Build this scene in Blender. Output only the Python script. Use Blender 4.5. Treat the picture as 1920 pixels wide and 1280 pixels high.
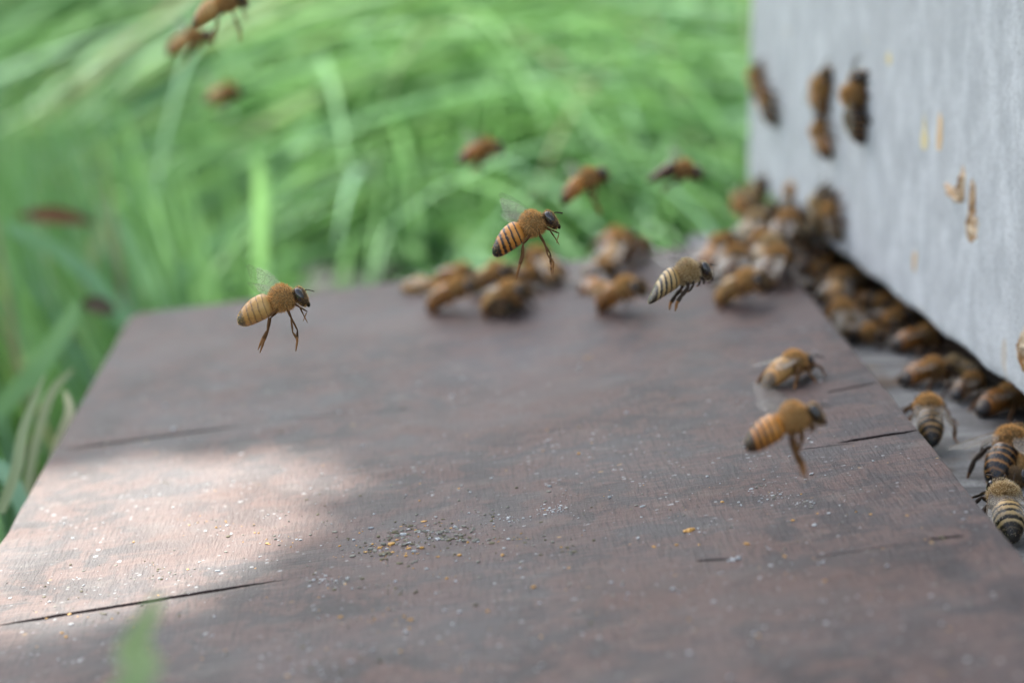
import bpy, bmesh, math, random
import numpy as np
from mathutils import Vector, Matrix, Quaternion
for o in list(bpy.data.objects): bpy.data.objects.remove(o)
random.seed(7); rng = np.random.default_rng(7)
S = bpy.context.scene; COL = S.collection
R = math.radians

# ------------------------------------------------------------------ camera
F = 4400.0                                   # focal length in photo pixels (1920 wide)
PITCH = math.atan(996/F)
CAM = Vector((0, 0, .28))
cd = bpy.data.cameras.new('camera'); cam = bpy.data.objects.new('camera', cd); COL.objects.link(cam)
cam.location = CAM; cam.rotation_euler = (R(90)-PITCH, 0, 0)
cd.sensor_width = 36; cd.lens = F/1920*36; cd.clip_start = .01; cd.clip_end = 2000
cd.dof.use_dof = True; cd.dof.focus_distance = .403; cd.dof.aperture_fstop = 11.0; cd.dof.aperture_blades = 7
S.camera = cam

# ------------------------------------------------------------------ sky, sun, exposure
SUN_EL, SUN_AZ = 48, -38                     # azimuth from +Y, clockwise seen from above
W = bpy.data.worlds.new('World'); S.world = W; W.use_nodes = True
wn = W.node_tree; wn.nodes.clear()
sky = wn.nodes.new('ShaderNodeTexSky'); sky.sky_type = 'NISHITA'; sky.sun_disc = False
sky.sun_elevation = R(SUN_EL); sky.sun_rotation = R(SUN_AZ); sky.dust_density = 3.0; sky.air_density = 1.0
hs = wn.nodes.new('ShaderNodeHueSaturation'); hs.inputs['Saturation'].default_value = .58
bg = wn.nodes.new('ShaderNodeBackground'); bg.inputs[1].default_value = .15
wo = wn.nodes.new('ShaderNodeOutputWorld')
wn.links.new(sky.outputs[0], hs.inputs['Color']); wn.links.new(hs.outputs[0], bg.inputs[0]); wn.links.new(bg.outputs[0], wo.inputs[0])
sd = bpy.data.lights.new('sun', 'SUN'); sun = bpy.data.objects.new('sun', sd); COL.objects.link(sun)
sd.energy = 5.0; sd.angle = R(.53); sd.color = (1, .95, .86)
SUNV = Vector((math.sin(R(SUN_AZ))*math.cos(R(SUN_EL)), math.cos(R(SUN_AZ))*math.cos(R(SUN_EL)), math.sin(R(SUN_EL))))
sun.rotation_euler = (-SUNV).to_track_quat('-Z', 'Y').to_euler(); sun.location = SUNV*5
S.view_settings.view_transform = 'Standard'; S.view_settings.look = 'None'; S.view_settings.gamma = 1
S.view_settings.exposure = 1.45
S.render.engine = 'CYCLES'; S.cycles.max_bounces = 8; S.cycles.transparent_max_bounces = 24
S.cycles.use_denoising = True

# ------------------------------------------------------------------ pixel helpers (photo pixels -> points of the place)
RT = Vector((1, 0, 0)); FW = Vector((0, math.cos(PITCH), -math.sin(PITCH))); UP = Vector((0, math.sin(PITCH), math.cos(PITCH)))
def ray(px, py): return FW + RT*((px-960)/F) + UP*((640-py)/F)
def at(px, py, z): return CAM + ray(px, py)*z                      # z = depth along the view axis
def hit(px, py, p0, n):
    d = ray(px, py); return CAM + d*((p0-CAM).dot(n)/d.dot(n))

# ------------------------------------------------------------------ tagging / linking
def tag(o, label=None, cat=None, group=None, kind=None):
    if label: o['label'] = label
    if cat: o['category'] = cat
    if group: o['group'] = group
    if kind: o['kind'] = kind
    return o
def empty(name, mat=None):
    o = bpy.data.objects.new(name, None); o.empty_display_size = .005; COL.objects.link(o)
    if mat is not None: o.matrix_world = mat
    return o
def link(name, me, mats=(), parent=None, mat=None, smooth=False):
    o = bpy.data.objects.new(name, me); COL.objects.link(o)
    for m in mats: me.materials.append(m)
    if parent: o.parent = parent
    if mat is not None:
        if parent: o.matrix_parent_inverse = Matrix(); o.matrix_basis = mat
        else: o.matrix_world = mat
    if smooth: me.polygons.foreach_set('use_smooth', [True]*len(me.polygons))
    return o
def npmesh(name, V, Fq, mi=None):
    me = bpy.data.meshes.new(name)
    me.from_pydata([tuple(v) for v in V], [], [tuple(f) for f in Fq])
    if mi is not None: me.polygons.foreach_set('material_index', list(mi))
    me.update(); return me

# ------------------------------------------------------------------ shader helpers
class NT:
    def __init__(s, name):
        s.m = bpy.data.materials.new(name); s.m.use_nodes = True; s.t = s.m.node_tree; s.t.nodes.clear()
        s.out = s.t.nodes.new('ShaderNodeOutputMaterial')
    def n(s, typ, ins=None, **kw):
        nd = s.t.nodes.new(typ)
        for k, v in kw.items(): setattr(nd, k, v)
        for k, v in (ins or {}).items(): s.set(nd.inputs[k], v)
        return nd
    def set(s, sock, v):
        if isinstance(v, bpy.types.NodeSocket): s.t.links.new(v, sock)
        elif isinstance(v, (tuple, list)) and len(v) == 3 and sock.type == 'RGBA': sock.default_value = (*v, 1)
        else: sock.default_value = v
    def math(s, op, a, b=0.0, c=0.0, clamp=False):
        nd = s.n('ShaderNodeMath', {0: a, 1: b, 2: c}, operation=op, use_clamp=clamp); return nd.outputs[0]
    def mix(s, f, a, b, mode='MIX'):
        nd = s.n('ShaderNodeMix', data_type='RGBA', blend_type=mode)
        s.set(nd.inputs[0], f); s.set(nd.inputs[6], a); s.set(nd.inputs[7], b); return nd.outputs[2]
    def step(s, x, lo, hi, a=0.0, b=1.0):
        nd = s.n('ShaderNodeMapRange', {0: x, 1: lo, 2: hi, 3: a, 4: b}, interpolation_type='SMOOTHSTEP'); return nd.outputs[0]
    def noise(s, vec, scale, detail=4, rough=.55, dist=0.0):
        nd = s.n('ShaderNodeTexNoise', {'Vector': vec, 'Scale': scale, 'Detail': detail, 'Roughness': rough, 'Distortion': dist}); return nd.outputs[0]
    def vmul(s, vec, v): return s.n('ShaderNodeVectorMath', {0: vec, 1: v}, operation='MULTIPLY').outputs[0]
    def bsdf(s, **kw):
        b = s.n('ShaderNodeBsdfPrincipled')
        for k, v in kw.items(): s.set(b.inputs[k.replace('_', ' ')], v)
        return b
    def bump(s, h, strength, dist): return s.n('ShaderNodeBump', {'Height': h, 'Strength': strength, 'Distance': dist}).outputs[0]
    def done(s, sh, disp=None): s.t.links.new(sh, s.out.inputs[0]); return s.m
def plain(name, col, rough=.6, **kw):
    n = NT(name); return n.done(n.bsdf(Base_Color=col, Roughness=rough, **kw).outputs[0])

# ------------------------------------------------------------------ planes
PHI_B = math.atan((783-960)/(F/math.cos(PITCH))); ALPHA = math.atan(.128)
ub = Vector((math.sin(PHI_B), math.cos(PHI_B), 0)); vb = Vector((math.cos(PHI_B), -math.sin(PHI_B), 0))*math.cos(ALPHA) + Vector((0, 0, math.sin(ALPHA)))
nb = vb.cross(ub).normalized()
B0 = Vector((0, 0, .16))
MB = Matrix((( vb.x, ub.x, nb.x, B0.x), (vb.y, ub.y, nb.y, B0.y), (vb.z, ub.z, nb.z, B0.z), (0, 0, 0, 1)))
if nb.z < 0: raise RuntimeError('board normal')
def board_st(px, py):
    p = hit(px, py, B0, nb) - B0; return p.dot(vb), p.dot(ub)
PHI_H = math.atan((519-960)/(F/math.cos(PITCH)))
uh = Vector((math.sin(PHI_H), math.cos(PHI_H), 0)); nh = Vector((-math.cos(PHI_H), math.sin(PHI_H), 0))   # outward, to the left
ZF, ZH = .160, .172
H0 = hit(1920, 750, Vector((0, 0, ZH)), Vector((0, 0, 1)))
Z3 = Vector((0, 0, 1))
def hive_ax(px, py):
    p = hit(px, py, H0, nh); return (p-H0).dot(uh), p.z
FAR_H = hive_ax(1403, 300)[0]                # far corner of the hive along uh (from H0)

# ------------------------------------------------------------------ landing board
def board_material():
    n = NT('brown_film_faced_board'); tc = n.n('ShaderNodeTexCoord').outputs['Object']
    sep = n.n('ShaderNodeSeparateXYZ', {0: tc}); X, Y = sep.outputs[0], sep.outputs[1]
    big = n.noise(tc, 28, 4, .6); mid = n.noise(tc, 110, 5, .65, .4)
    gx = n.noise(n.vmul(tc, (110, 1500, 400)), 1, 4, .65)      # streaks along x
    gy = n.noise(n.vmul(tc, (1500, 170, 400)), 1, 4, .6)      # streaks along y
    gf = n.noise(tc, 2600, 3, .6)
    c = n.mix(n.step(mid, .43, .57), (.030, .022, .025), (.098, .060, .054))
    c = n.mix(n.math('MULTIPLY', n.step(big, .35, .7), .55), c, (.050, .043, .050))
    c = n.mix(n.math('MULTIPLY', n.math('MULTIPLY', n.step(gx, .46, .62), n.step(mid, .35, .6)), .9), c, (.125, .084, .074))
    c = n.mix(n.math('MULTIPLY', n.step(gy, .48, .66), .55), c, (.022, .018, .020))
    c = n.mix(n.math('MULTIPLY', n.step(gf, .55, .8), .45), c, (.15, .12, .105))
    # pale dusty wear
    wear = n.math('MULTIPLY', n.step(n.noise(n.vmul(tc, (1, 2.2, 1)), 75, 6, .7), .52, .74), .34)
    c = n.mix(wear, c, (.20, .175, .155))
    # specks: lime, wax and propolis spots, in two sizes
    for sc, thr, col, sd_ in ((420, .13, (.34, .36, .37), 0), (800, .2, (.26, .27, .28), 9), (300, .10, (.30, .19, .08), 4), (170, .07, (.28, .29, .28), 2)):
        off = n.n('ShaderNodeVectorMath', {0: tc, 1: (sd_, sd_*.7, 0)}, operation='ADD').outputs[0]
        warp = n.n('ShaderNodeTexNoise', {'Vector': off, 'Scale': sc*2.2, 'Detail': 3}).outputs[1]
        off2 = n.n('ShaderNodeVectorMath', {0: warp, 1: (.6/sc,)*3, 2: off}, operation='MULTIPLY_ADD').outputs[0]
        vo = n.n('ShaderNodeTexVoronoi', {'Vector': off2, 'Scale': sc, 'Randomness': 1.0})
        rnd = n.n('ShaderNodeSeparateColor', {0: vo.outputs[1]})
        size = n.math('MULTIPLY', n.step(rnd.outputs[0], .72, 1.0), thr*1.6)
        m = n.step(n.math('SUBTRACT', size, vo.outputs[0]), 0, .05)
        m = n.math('MULTIPLY', m, n.step(n.noise(off, 45, 3), .38, .60))
        c = n.mix(n.math('MULTIPLY', m, .9), c, col)
    c = n.mix(n.math('MULTIPLY', n.step(n.noise(tc, 17, 3), .48, .66), .45), c, (.105, .062, .052))
    h = n.math('ADD', n.math('MULTIPLY', gx, .5), n.math('MULTIPLY', gy, .5))
    h = n.math('ADD', h, n.math('MULTIPLY', gf, .35)); h = n.math('ADD', h, n.math('MULTIPLY', mid, .8))
    crk = 0.0
    # cracks between the veneers: (pixel ends, half width m, strength)
    wob = n.math('MULTIPLY', n.math('SUBTRACT', n.noise(n.vmul(tc, (1, .2, 1)), 260, 4, .7), .5), .0012)
    for (a, b, w, k) in (((-60, 1181), (585, 1078), .0006, 1), ((95, 846), (490, 793), .0007, .9), ((1560, 832), (1742, 803), .0006, 1), ((1480, 845), (1620, 828), .00022, .8),
                         ((1540, 738), (1660, 714), .0006, .8), ((1735, 1012), (1815, 1003), .00045, .9), ((1300, 1052), (1375, 1047), .0004, .9), ((420, 795), (800, 765), .0004, .35), ((1500, 1050), (1735, 1014), .0004, .3)):
        (x0, y0), (x1, y1) = board_st(*a), board_st(*b)
        k1 = (y1-y0)/(x1-x0)
        line = n.math('MULTIPLY_ADD', X, k1, y0-k1*x0)
        d = n.math('ABSOLUTE', n.math('ADD', n.math('SUBTRACT', Y, line), wob))
        L = abs(x1-x0); lo, hi = min(x0, x1), max(x0, x1)
        ends = n.math('MULTIPLY', n.step(X, lo, lo+L*.25), n.step(X, hi, hi-min(L*.3, .02)))
        ww = n.math('MULTIPLY', ends, w*1.25)
        m = n.math('MULTIPLY', n.math('SUBTRACT', 1.0, n.step(n.math('DIVIDE', d, n.math('ADD', ww, 1e-6)), .6, 1.2)), n.math('MINIMUM', n.math('MULTIPLY', ends, 4.0), 1.0))
        c = n.mix(n.math('MULTIPLY', m, k), c, (.012, .009, .010))
        h = n.math('SUBTRACT', h, n.math('MULTIPLY', m, 3.0*k)); crk = n.math('MAXIMUM', crk, n.math('MULTIPLY', m, k))
    rough = n.n('ShaderNodeMapRange', {0: mid, 1: .3, 2: .7, 3: .46, 4: .62}).outputs[0]
    spec = n.math('MULTIPLY', n.math('SUBTRACT', 1.0, crk), n.n('ShaderNodeMapRange', {0: big, 1: .35, 2: .65, 3: .20, 4: .36}).outputs[0])
    b = n.bsdf(Base_Color=c, Roughness=rough, Specular_IOR_Level=spec, Normal=n.bump(h, 1.0, .00035))
    return n.done(b.outputs[0])
M_BOARD = board_material()
def board_edge_material():
    n = NT('board_cut_edge'); tc = n.n('ShaderNodeTexCoord').outputs['Object']
    a = n.noise(n.vmul(tc, (60, 60, 1500)), 1, 3); c = n.mix(a, (.10, .075, .06), (.28, .22, .17))
    return n.done(n.bsdf(Base_Color=c, Roughness=.8).outputs[0])
M_EDGE = board_edge_material()
def make_board():
    tl = (board_st(243, 592)[0] + board_st(0, 1015)[0])/2
    tr0, s0 = board_st(1474, 497); tr1, s1 = board_st(1920, 1047)
    k = (tr1-tr0)/(s1-s0); tr = lambda s: tr0 + k*(s-s0)
    sL = board_st(250, 588)[1]; sR = board_st(1420, 447)[1]
    near = .12
    # outline, going round; far left corner rounded, edges slightly irregular
    pts = []
    NN = 60
    for i in range(NN+1):                     # right edge, near -> far
        s = near + (sR-near)*i/NN; pts.append((tr(s) + random.gauss(0, .00012), s))
    for i in range(1, NN):                    # far edge, right -> left
        f = i/NN; pts.append((tr(sR)*(1-f) + (tl+.004)*f, sR*(1-f) + sL*f + random.gauss(0, .0001)))
    for i in range(6):
        a = i/5*math.pi/2; pts.append((tl+.004-.004*math.sin(a), sL-.006+.006*math.cos(a)))
    for i in range(1, NN+1):
        s = (sL-.006)*(1-i/NN) + near*i/NN; pts.append((tl + random.gauss(0, .00012), s))
    bm = bmesh.new()
    top = [bm.verts.new((x, y, 0)) for x, y in pts]; f = bm.faces.new(top)
    if f.normal.z < 0 or True:
        f.normal_update()
        if f.normal.z < 0: f.normal_flip()
    r = bmesh.ops.extrude_face_region(bm, geom=[f])
    for v in r['geom']:
        if isinstance(v, bmesh.types.BMVert): v.co.z = -.008
    # the extruded copy is the bottom, re-check orientation
    bmesh.ops.recalc_face_normals(bm, faces=bm.faces)
    ed = [e for e in bm.edges if abs(e.verts[0].co.z) < 1e-6 and abs(e.verts[1].co.z) < 1e-6 and len(e.link_faces) == 2]
    bmesh.ops.bevel(bm, geom=ed, offset=.0005, segments=2, affect='EDGES')
    for f in bm.faces: f.material_index = 0 if f.normal.z > .5 else 1
    me = bpy.data.meshes.new('landing_board'); bm.to_mesh(me); bm.free()
    o = link('landing_board', me, (M_BOARD, M_EDGE), mat=MB)
    tag(o, 'dark brown weathered wooden board with cracks and crumbs, leaning against the hive entrance', 'landing board')
    return o, tr, tl, sL, sR
board, tr_f, TL, SL, SR = make_board()

# ------------------------------------------------------------------ hive
def grey_wood(name, light, dark, grain, tone=.5, bumpd=.0003):
    n = NT(name); tc = n.n('ShaderNodeTexCoord').outputs['Object']
    g1 = n.noise(n.vmul(tc, grain), 1, 6, .65, .3)
    g2 = n.noise(n.vmul(tc, tuple(v*3.1 for v in grain)), 1, 5, .7, .5)
    big = n.noise(tc, 22, 4, .6, .6); fuzz = n.noise(tc, 1500, 5, .75, 1.0); fib = n.noise(n.vmul(tc, tuple(v*9 for v in grain)), 1, 5, .75, 1.6)
    c = n.mix(n.step(g1, .36, .66), dark, light)
    c = n.mix(n.math('MULTIPLY', n.step(big, .45, .62), .6), c, tuple(v*.78 for v in light))
    c = n.mix(n.math('MULTIPLY', n.step(g2, .52, .72), tone), c, dark)
    c = n.mix(n.math('MULTIPLY', n.step(fib, .5, .75), .45), c, tuple(min(1, v*1.25) for v in light))
    c = n.mix(n.math('MULTIPLY', n.step(fuzz, .47, .66), .75), c, tuple(v*.62 for v in dark))
    ym = n.math('MULTIPLY', n.step(n.noise(n.vmul(tc, tuple(v*.6 for v in grain)), 1.7, 3, .5), .66, .76), .40)
    c = n.mix(ym, c, (.62, .48, .28))
    h = n.math('ADD', n.math('MULTIPLY', g1, .6), n.math('ADD', n.math('MULTIPLY', fuzz, .55), n.math('MULTIPLY', fib, .6)))
    b = n.bsdf(Base_Color=c, Roughness=.85, Specular_IOR_Level=.2, Normal=n.bump(h, .8, bumpd))
    return n.done(b.outputs[0])
M_WALL = grey_wood('weathered_grey_wall_wood', (.86, .91, .95), (.61, .655, .69), (110, 110, 70), .25, .0018)
M_FLOOR = grey_wood('weathered_grey_floor_wood', (.47, .48, .48), (.17, .17, .175), (170, 34, 170), .5, .0009)
def shade_and_stain_floor(m):
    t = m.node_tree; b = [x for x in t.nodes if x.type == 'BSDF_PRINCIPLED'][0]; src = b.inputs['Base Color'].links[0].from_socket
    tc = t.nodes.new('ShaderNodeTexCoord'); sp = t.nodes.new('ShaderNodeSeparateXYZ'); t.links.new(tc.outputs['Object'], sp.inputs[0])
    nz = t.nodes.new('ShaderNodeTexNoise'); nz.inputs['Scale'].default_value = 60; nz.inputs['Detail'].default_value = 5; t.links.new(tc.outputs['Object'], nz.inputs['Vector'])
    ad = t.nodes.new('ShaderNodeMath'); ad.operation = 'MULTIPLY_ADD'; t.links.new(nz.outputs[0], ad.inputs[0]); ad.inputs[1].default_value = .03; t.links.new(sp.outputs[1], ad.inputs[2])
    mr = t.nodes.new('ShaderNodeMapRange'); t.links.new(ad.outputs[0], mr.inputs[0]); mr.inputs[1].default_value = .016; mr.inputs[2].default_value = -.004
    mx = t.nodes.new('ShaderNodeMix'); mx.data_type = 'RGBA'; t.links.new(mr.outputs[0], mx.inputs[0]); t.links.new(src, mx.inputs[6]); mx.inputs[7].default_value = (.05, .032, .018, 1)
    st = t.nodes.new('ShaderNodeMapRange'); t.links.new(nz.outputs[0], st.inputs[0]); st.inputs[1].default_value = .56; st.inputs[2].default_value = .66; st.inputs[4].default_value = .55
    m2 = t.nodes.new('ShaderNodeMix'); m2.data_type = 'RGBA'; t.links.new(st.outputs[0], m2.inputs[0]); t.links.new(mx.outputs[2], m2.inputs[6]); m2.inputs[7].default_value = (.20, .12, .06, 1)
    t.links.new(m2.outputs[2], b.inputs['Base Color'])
shade_and_stain_floor(M_FLOOR)                         # slot shade painted in as dark brown, plus scattered propolis and foot stains
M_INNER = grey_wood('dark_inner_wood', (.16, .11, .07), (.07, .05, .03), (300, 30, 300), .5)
def raw_wood():
    n = NT('raw_torn_wood'); tc = n.n('ShaderNodeTexCoord').outputs['Object']
    a = n.noise(n.vmul(tc, (900, 900, 300)), 1, 4, .7); b_ = n.noise(tc, 420, 3)
    c = n.mix(n.step(a, .35, .65), (.36, .17, .05), (.78, .66, .48)); c = n.mix(n.step(b_, .55, .75), c, (.12, .055, .02))
    return n.done(n.bsdf(Base_Color=c, Roughness=.9, Normal=n.bump(a, .9, .0005)).outputs[0])
M_RAW = raw_wood()
M_YEL = plain('yellow_pollen_smear', (.72, .62, .34), .8); M_ORA = plain('orange_pollen_smear', (.68, .47, .25), .8)

MH = Matrix(((uh.x, nh.x, 0, H0.x), (uh.y, nh.y, 0, H0.y), (0, 0, 1, 0), (0, 0, 0, 1)))       # local x along the hive, y outward, z world height
hive = empty('beehive', MH)
tag(hive, 'weathered grey wooden beehive with a low entrance slot, bees crawling on its front', 'beehive')
NEAR_H = FAR_H - .52
def box(name, x0, x1, y0, y1, z0, z1, m, parent, bev=.0008, sub=0):
    bm = bmesh.new(); bmesh.ops.create_cube(bm, size=1)
    for v in bm.verts: v.co = Vector(((x0+x1)/2 + v.co.x*(x1-x0), (y0+y1)/2 + v.co.y*(y1-y0), (z0+z1)/2 + v.co.z*(z1-z0)))
    if bev: bmesh.ops.bevel(bm, geom=list(bm.edges), offset=bev, segments=3, affect='EDGES')
    me = bpy.data.meshes.new(name); bm.to_mesh(me); bm.free()
    return link(name, me, (m,), parent, Matrix())
def wall_front():
    # one board with a slightly ragged, rounded lower edge
    nx, V, Fc = 520, [], []
    zs = [ZH, ZH+.0004, ZH+.0012, ZH+.0025, ZH+.02, ZH+.28]; ys = [-.0022, -.0008, -.0002, 0, 0, 0]
    prof = [(-.022, ZH+.28), (-.022, ZH)] + list(zip(ys, zs))
    for i in range(nx+1):
        x = NEAR_H + (FAR_H-NEAR_H)*i/nx
        r = .0004*math.sin(x*190)+random.gauss(0, .00012)
        for j, (y, z) in enumerate(prof): V.append((x, y, z + (r if j < 6 and z < ZH+.003 else 0)))
    m = len(prof)
    for i in range(nx):
        for j in range(m-1): Fc.append((i*m+j, i*m+j+1, (i+1)*m+j+1, (i+1)*m+j))
        Fc.append((i*m+m-1, i*m, (i+1)*m, (i+1)*m+m-1))
    Fc.append(tuple(range(m))[::-1]); Fc.append(tuple(nx*m+j for j in range(m)))
    bm = bmesh.new(); me = npmesh('front_wall', V, Fc); bm.from_mesh(me); bmesh.ops.recalc_face_normals(bm, faces=bm.faces); bm.to_mesh(me); bm.free()
    return link('front_wall', me, (M_WALL,), hive, Matrix())
front = wall_front()
box('side_wall', FAR_H-.0215, FAR_H-.0005, -.40, -.0225, ZH, ZH+.28, M_WALL, hive)
box('side_wall', NEAR_H+.0005, NEAR_H+.0215, -.40, -.0225, ZH, ZH+.28, M_WALL, hive)
box('back_wall', NEAR_H, FAR_H, -.422, -.4005, ZF+.0005, ZH+.28, M_WALL, hive)
box('roof', NEAR_H-.02, FAR_H+.02, -.44, .02, ZH+.2805, ZH+.31, M_WALL, hive, .002)
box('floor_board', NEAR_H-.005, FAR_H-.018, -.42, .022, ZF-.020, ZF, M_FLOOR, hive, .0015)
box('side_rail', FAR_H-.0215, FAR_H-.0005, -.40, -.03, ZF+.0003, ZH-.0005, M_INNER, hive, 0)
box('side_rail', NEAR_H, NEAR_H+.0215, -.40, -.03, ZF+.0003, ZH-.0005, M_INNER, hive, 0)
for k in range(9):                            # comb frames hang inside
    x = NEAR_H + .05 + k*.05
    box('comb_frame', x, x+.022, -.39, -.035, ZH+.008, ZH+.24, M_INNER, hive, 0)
for (xa, xb) in ((NEAR_H+.02, NEAR_H+.08), (FAR_H-.08, FAR_H-.02)):
    st = box('stand_block', xa, xb, -.40, .03, .0, ZF-.0205, M_FLOOR, hive, .002)
def patch_mesh(name, outline, th, m, parent, rough=.0004, n=None):
    """a small raised or torn patch on the hive front, outline in photo pixels"""
    pts = [hive_ax(*p) for p in outline]
    cx = sum(p[0] for p in pts)/len(pts); cz = sum(p[1] for p in pts)/len(pts)
    V, Fc = [], []; rings = 5; N = len(pts)*4
    ol = []
    for i in range(len(pts)):
        a, b = pts[i], pts[(i+1) % len(pts)]
        for k in range(4): ol.append((a[0]+(b[0]-a[0])*k/4 + random.gauss(0, rough*.35), a[1]+(b[1]-a[1])*k/4 + random.gauss(0, rough*.5)))
    for r in range(rings+1):
        f = 1 - r/rings
        for (x, z) in ol:
            V.append((cx+(x-cx)*f, .00005 + th*math.sin((1-f)*math.pi*.5) + (random.gauss(0, rough) if 0 < r else 0), cz+(z-cz)*f))
    for r in range(rings):
        for i in range(N): Fc.append((r*N+i, r*N+(i+1) % N, (r+1)*N+(i+1) % N, (r+1)*N+i))
    return link(name, npmesh(name, V, Fc), (m,), parent, Matrix())
patch_mesh('torn_splinter', [(1806, 308), (1811, 330), (1810, 372), (1804, 382), (1797, 372), (1799, 345)], .0008, M_RAW, hive, .00035)
patch_mesh('torn_splinter', [(1772, 343), (1780, 345), (1798, 362), (1803, 380), (1793, 378), (1780, 362)], .0008, M_RAW, hive, .00035)
patch_mesh('torn_splinter', [(1823, 332), (1830, 350), (1829, 390), (1835, 420), (1832, 445), (1820, 457), (1812, 440), (1812, 415), (1819, 392), (1820, 355)], .0004, M_RAW, hive, .00028)
patch_mesh('torn_splinter', [(1921, 608), (1928, 640), (1924, 700), (1917, 690), (1914, 640)], .0008, M_RAW, hive, .00035)
patch_mesh('pollen_smear', [(1733, 208), (1736, 240), (1740, 262), (1737, 280), (1729, 280), (1727, 262), (1731, 240)], .0002, M_YEL, hive, .00004)
patch_mesh('pollen_smear', [(1762, 208), (1767, 225), (1767, 262), (1764, 282), (1757, 282), (1757, 255), (1760, 225)], .0002, M_ORA, hive, .00004)
patch_mesh('pollen_smear', [(1666, 96), (1672, 110), (1670, 122), (1664, 122), (1662, 108)], .0002, M_YEL, hive, .00004)
patch_mesh('pollen_smear', [(1715, 468), (1719, 480), (1716, 510), (1712, 505), (1712, 480)], .0002, M_ORA, hive, .00004)

# ------------------------------------------------------------------ ground
def ground_mat():
    n = NT('mossy_soil'); tc = n.n('ShaderNodeTexCoord').outputs['Object']
    a = n.noise(tc, 6, 6, .6); b_ = n.noise(tc, 45, 5, .65)
    c = n.mix(n.step(a, .4, .62), (.04, .06, .025), (.04, .09, .03)); c = n.mix(n.step(b_, .5, .7), c, (.09, .075, .045))
    return n.done(n.bsdf(Base_Color=c, Roughness=.95, Normal=n.bump(b_, 1, .01)).outputs[0])
def gh(x, y):                                # a low grassy bank rises behind the hive
    t = np.clip((np.asarray(y, dtype=float)-.98-.05*np.sin(np.asarray(x)*5+1)), 0, None)
    return .5*(1-np.exp(-t*.33/.5*1.15)) + .012*np.sin(np.asarray(x)*9+np.asarray(y)*7)*np.clip(t*4, 0, 1)
gx_ = np.concatenate([[-300, -80, -20, -8, -4], np.linspace(-2.5, 2.5, 80), [4, 8, 20, 80, 300]]); gy_ = np.concatenate([[-300, -80, -20, -5, -1], np.linspace(0, 5, 100), [8, 20, 80, 300]])
GV = [(x, y, float(gh(x, y))) for y in gy_ for x in gx_]; nx_ = len(gx_)
gm = npmesh('ground', GV, [(j*nx_+i, j*nx_+i+1, (j+1)*nx_+i+1, (j+1)*nx_+i) for j in range(len(gy_)-1) for i in range(nx_-1)])
tag(link('ground', gm, (ground_mat(),), smooth=True), kind='structure')

# ------------------------------------------------------------------ grass blades
def blades_mesh(name, roots, dirs, length, width, droop, seg=7, cols=None, side=None):
    n = len(roots); P = roots.copy(); D = dirs/np.linalg.norm(dirs, axis=1, keepdims=True)
    ax = np.cross(D, np.array([0, 0, 1.0])) + 1e-6
    tw = rng.normal(0, .5, (n, 1)); yax = rng.normal(0, 1, (n, 3))*.55
    ax = ax/np.linalg.norm(ax, axis=1, keepdims=True) + yax; ax /= np.linalg.norm(ax, axis=1, keepdims=True)
    rows = []
    for k in range(seg+1):
        f = k/seg
        w = width*(0.75+.5*min(f*3, 1))*(1-f**2.2) + .0003
        s = ax - D*np.sum(ax*D, axis=1, keepdims=True); s /= np.linalg.norm(s, axis=1, keepdims=True)
        rows.append(P - s*w[:, None]/2); rows.append(P + s*w[:, None]/2)
        P = P + D*(length/seg)[:, None]
        D = D + np.array([0, 0, -1.0])*(droop*(.25+1.5*f)/seg)[:, None]
        D /= np.linalg.norm(D, axis=1, keepdims=True)
        g_ = gh(P[:, 0], P[:, 1])+.004+rng.random(n)*.01; low = P[:, 2] < g_; P[low, 2] = g_[low]
    V = np.stack(rows, axis=1).reshape(-1, 3); m = 2*(seg+1)
    base = (np.arange(n)*m)[:, None, None]; q = np.array([[2*k, 2*k+1, 2*k+3, 2*k+2] for k in range(seg)])[None]
    Q = (base+q).reshape(-1, 4)
    me = bpy.data.meshes.new(name); me.vertices.add(len(V)); me.vertices.foreach_set('co', V.astype(np.float32).ravel())
    me.loops.add(Q.size); me.loops.foreach_set('vertex_index', Q.astype(np.int32).ravel())
    me.polygons.add(len(Q)); me.polygons.foreach_set('loop_start', np.arange(0, Q.size, 4, dtype=np.int32)); me.polygons.foreach_set('loop_total', np.full(len(Q), 4, dtype=np.int32))
    me.polygons.foreach_set('use_smooth', np.ones(len(Q), dtype=bool))
    me.update(calc_edges=True)
    a = me.attributes.new('rnd', 'FLOAT', 'POINT'); a.data.foreach_set('value', np.repeat(cols if cols is not None else rng.random(n), m).astype(np.float32))
    b = me.attributes.new('tip', 'FLOAT', 'POINT'); b.data.foreach_set('value', np.tile(np.repeat(np.arange(seg+1)/seg, 2), n).astype(np.float32))
    return me
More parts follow.
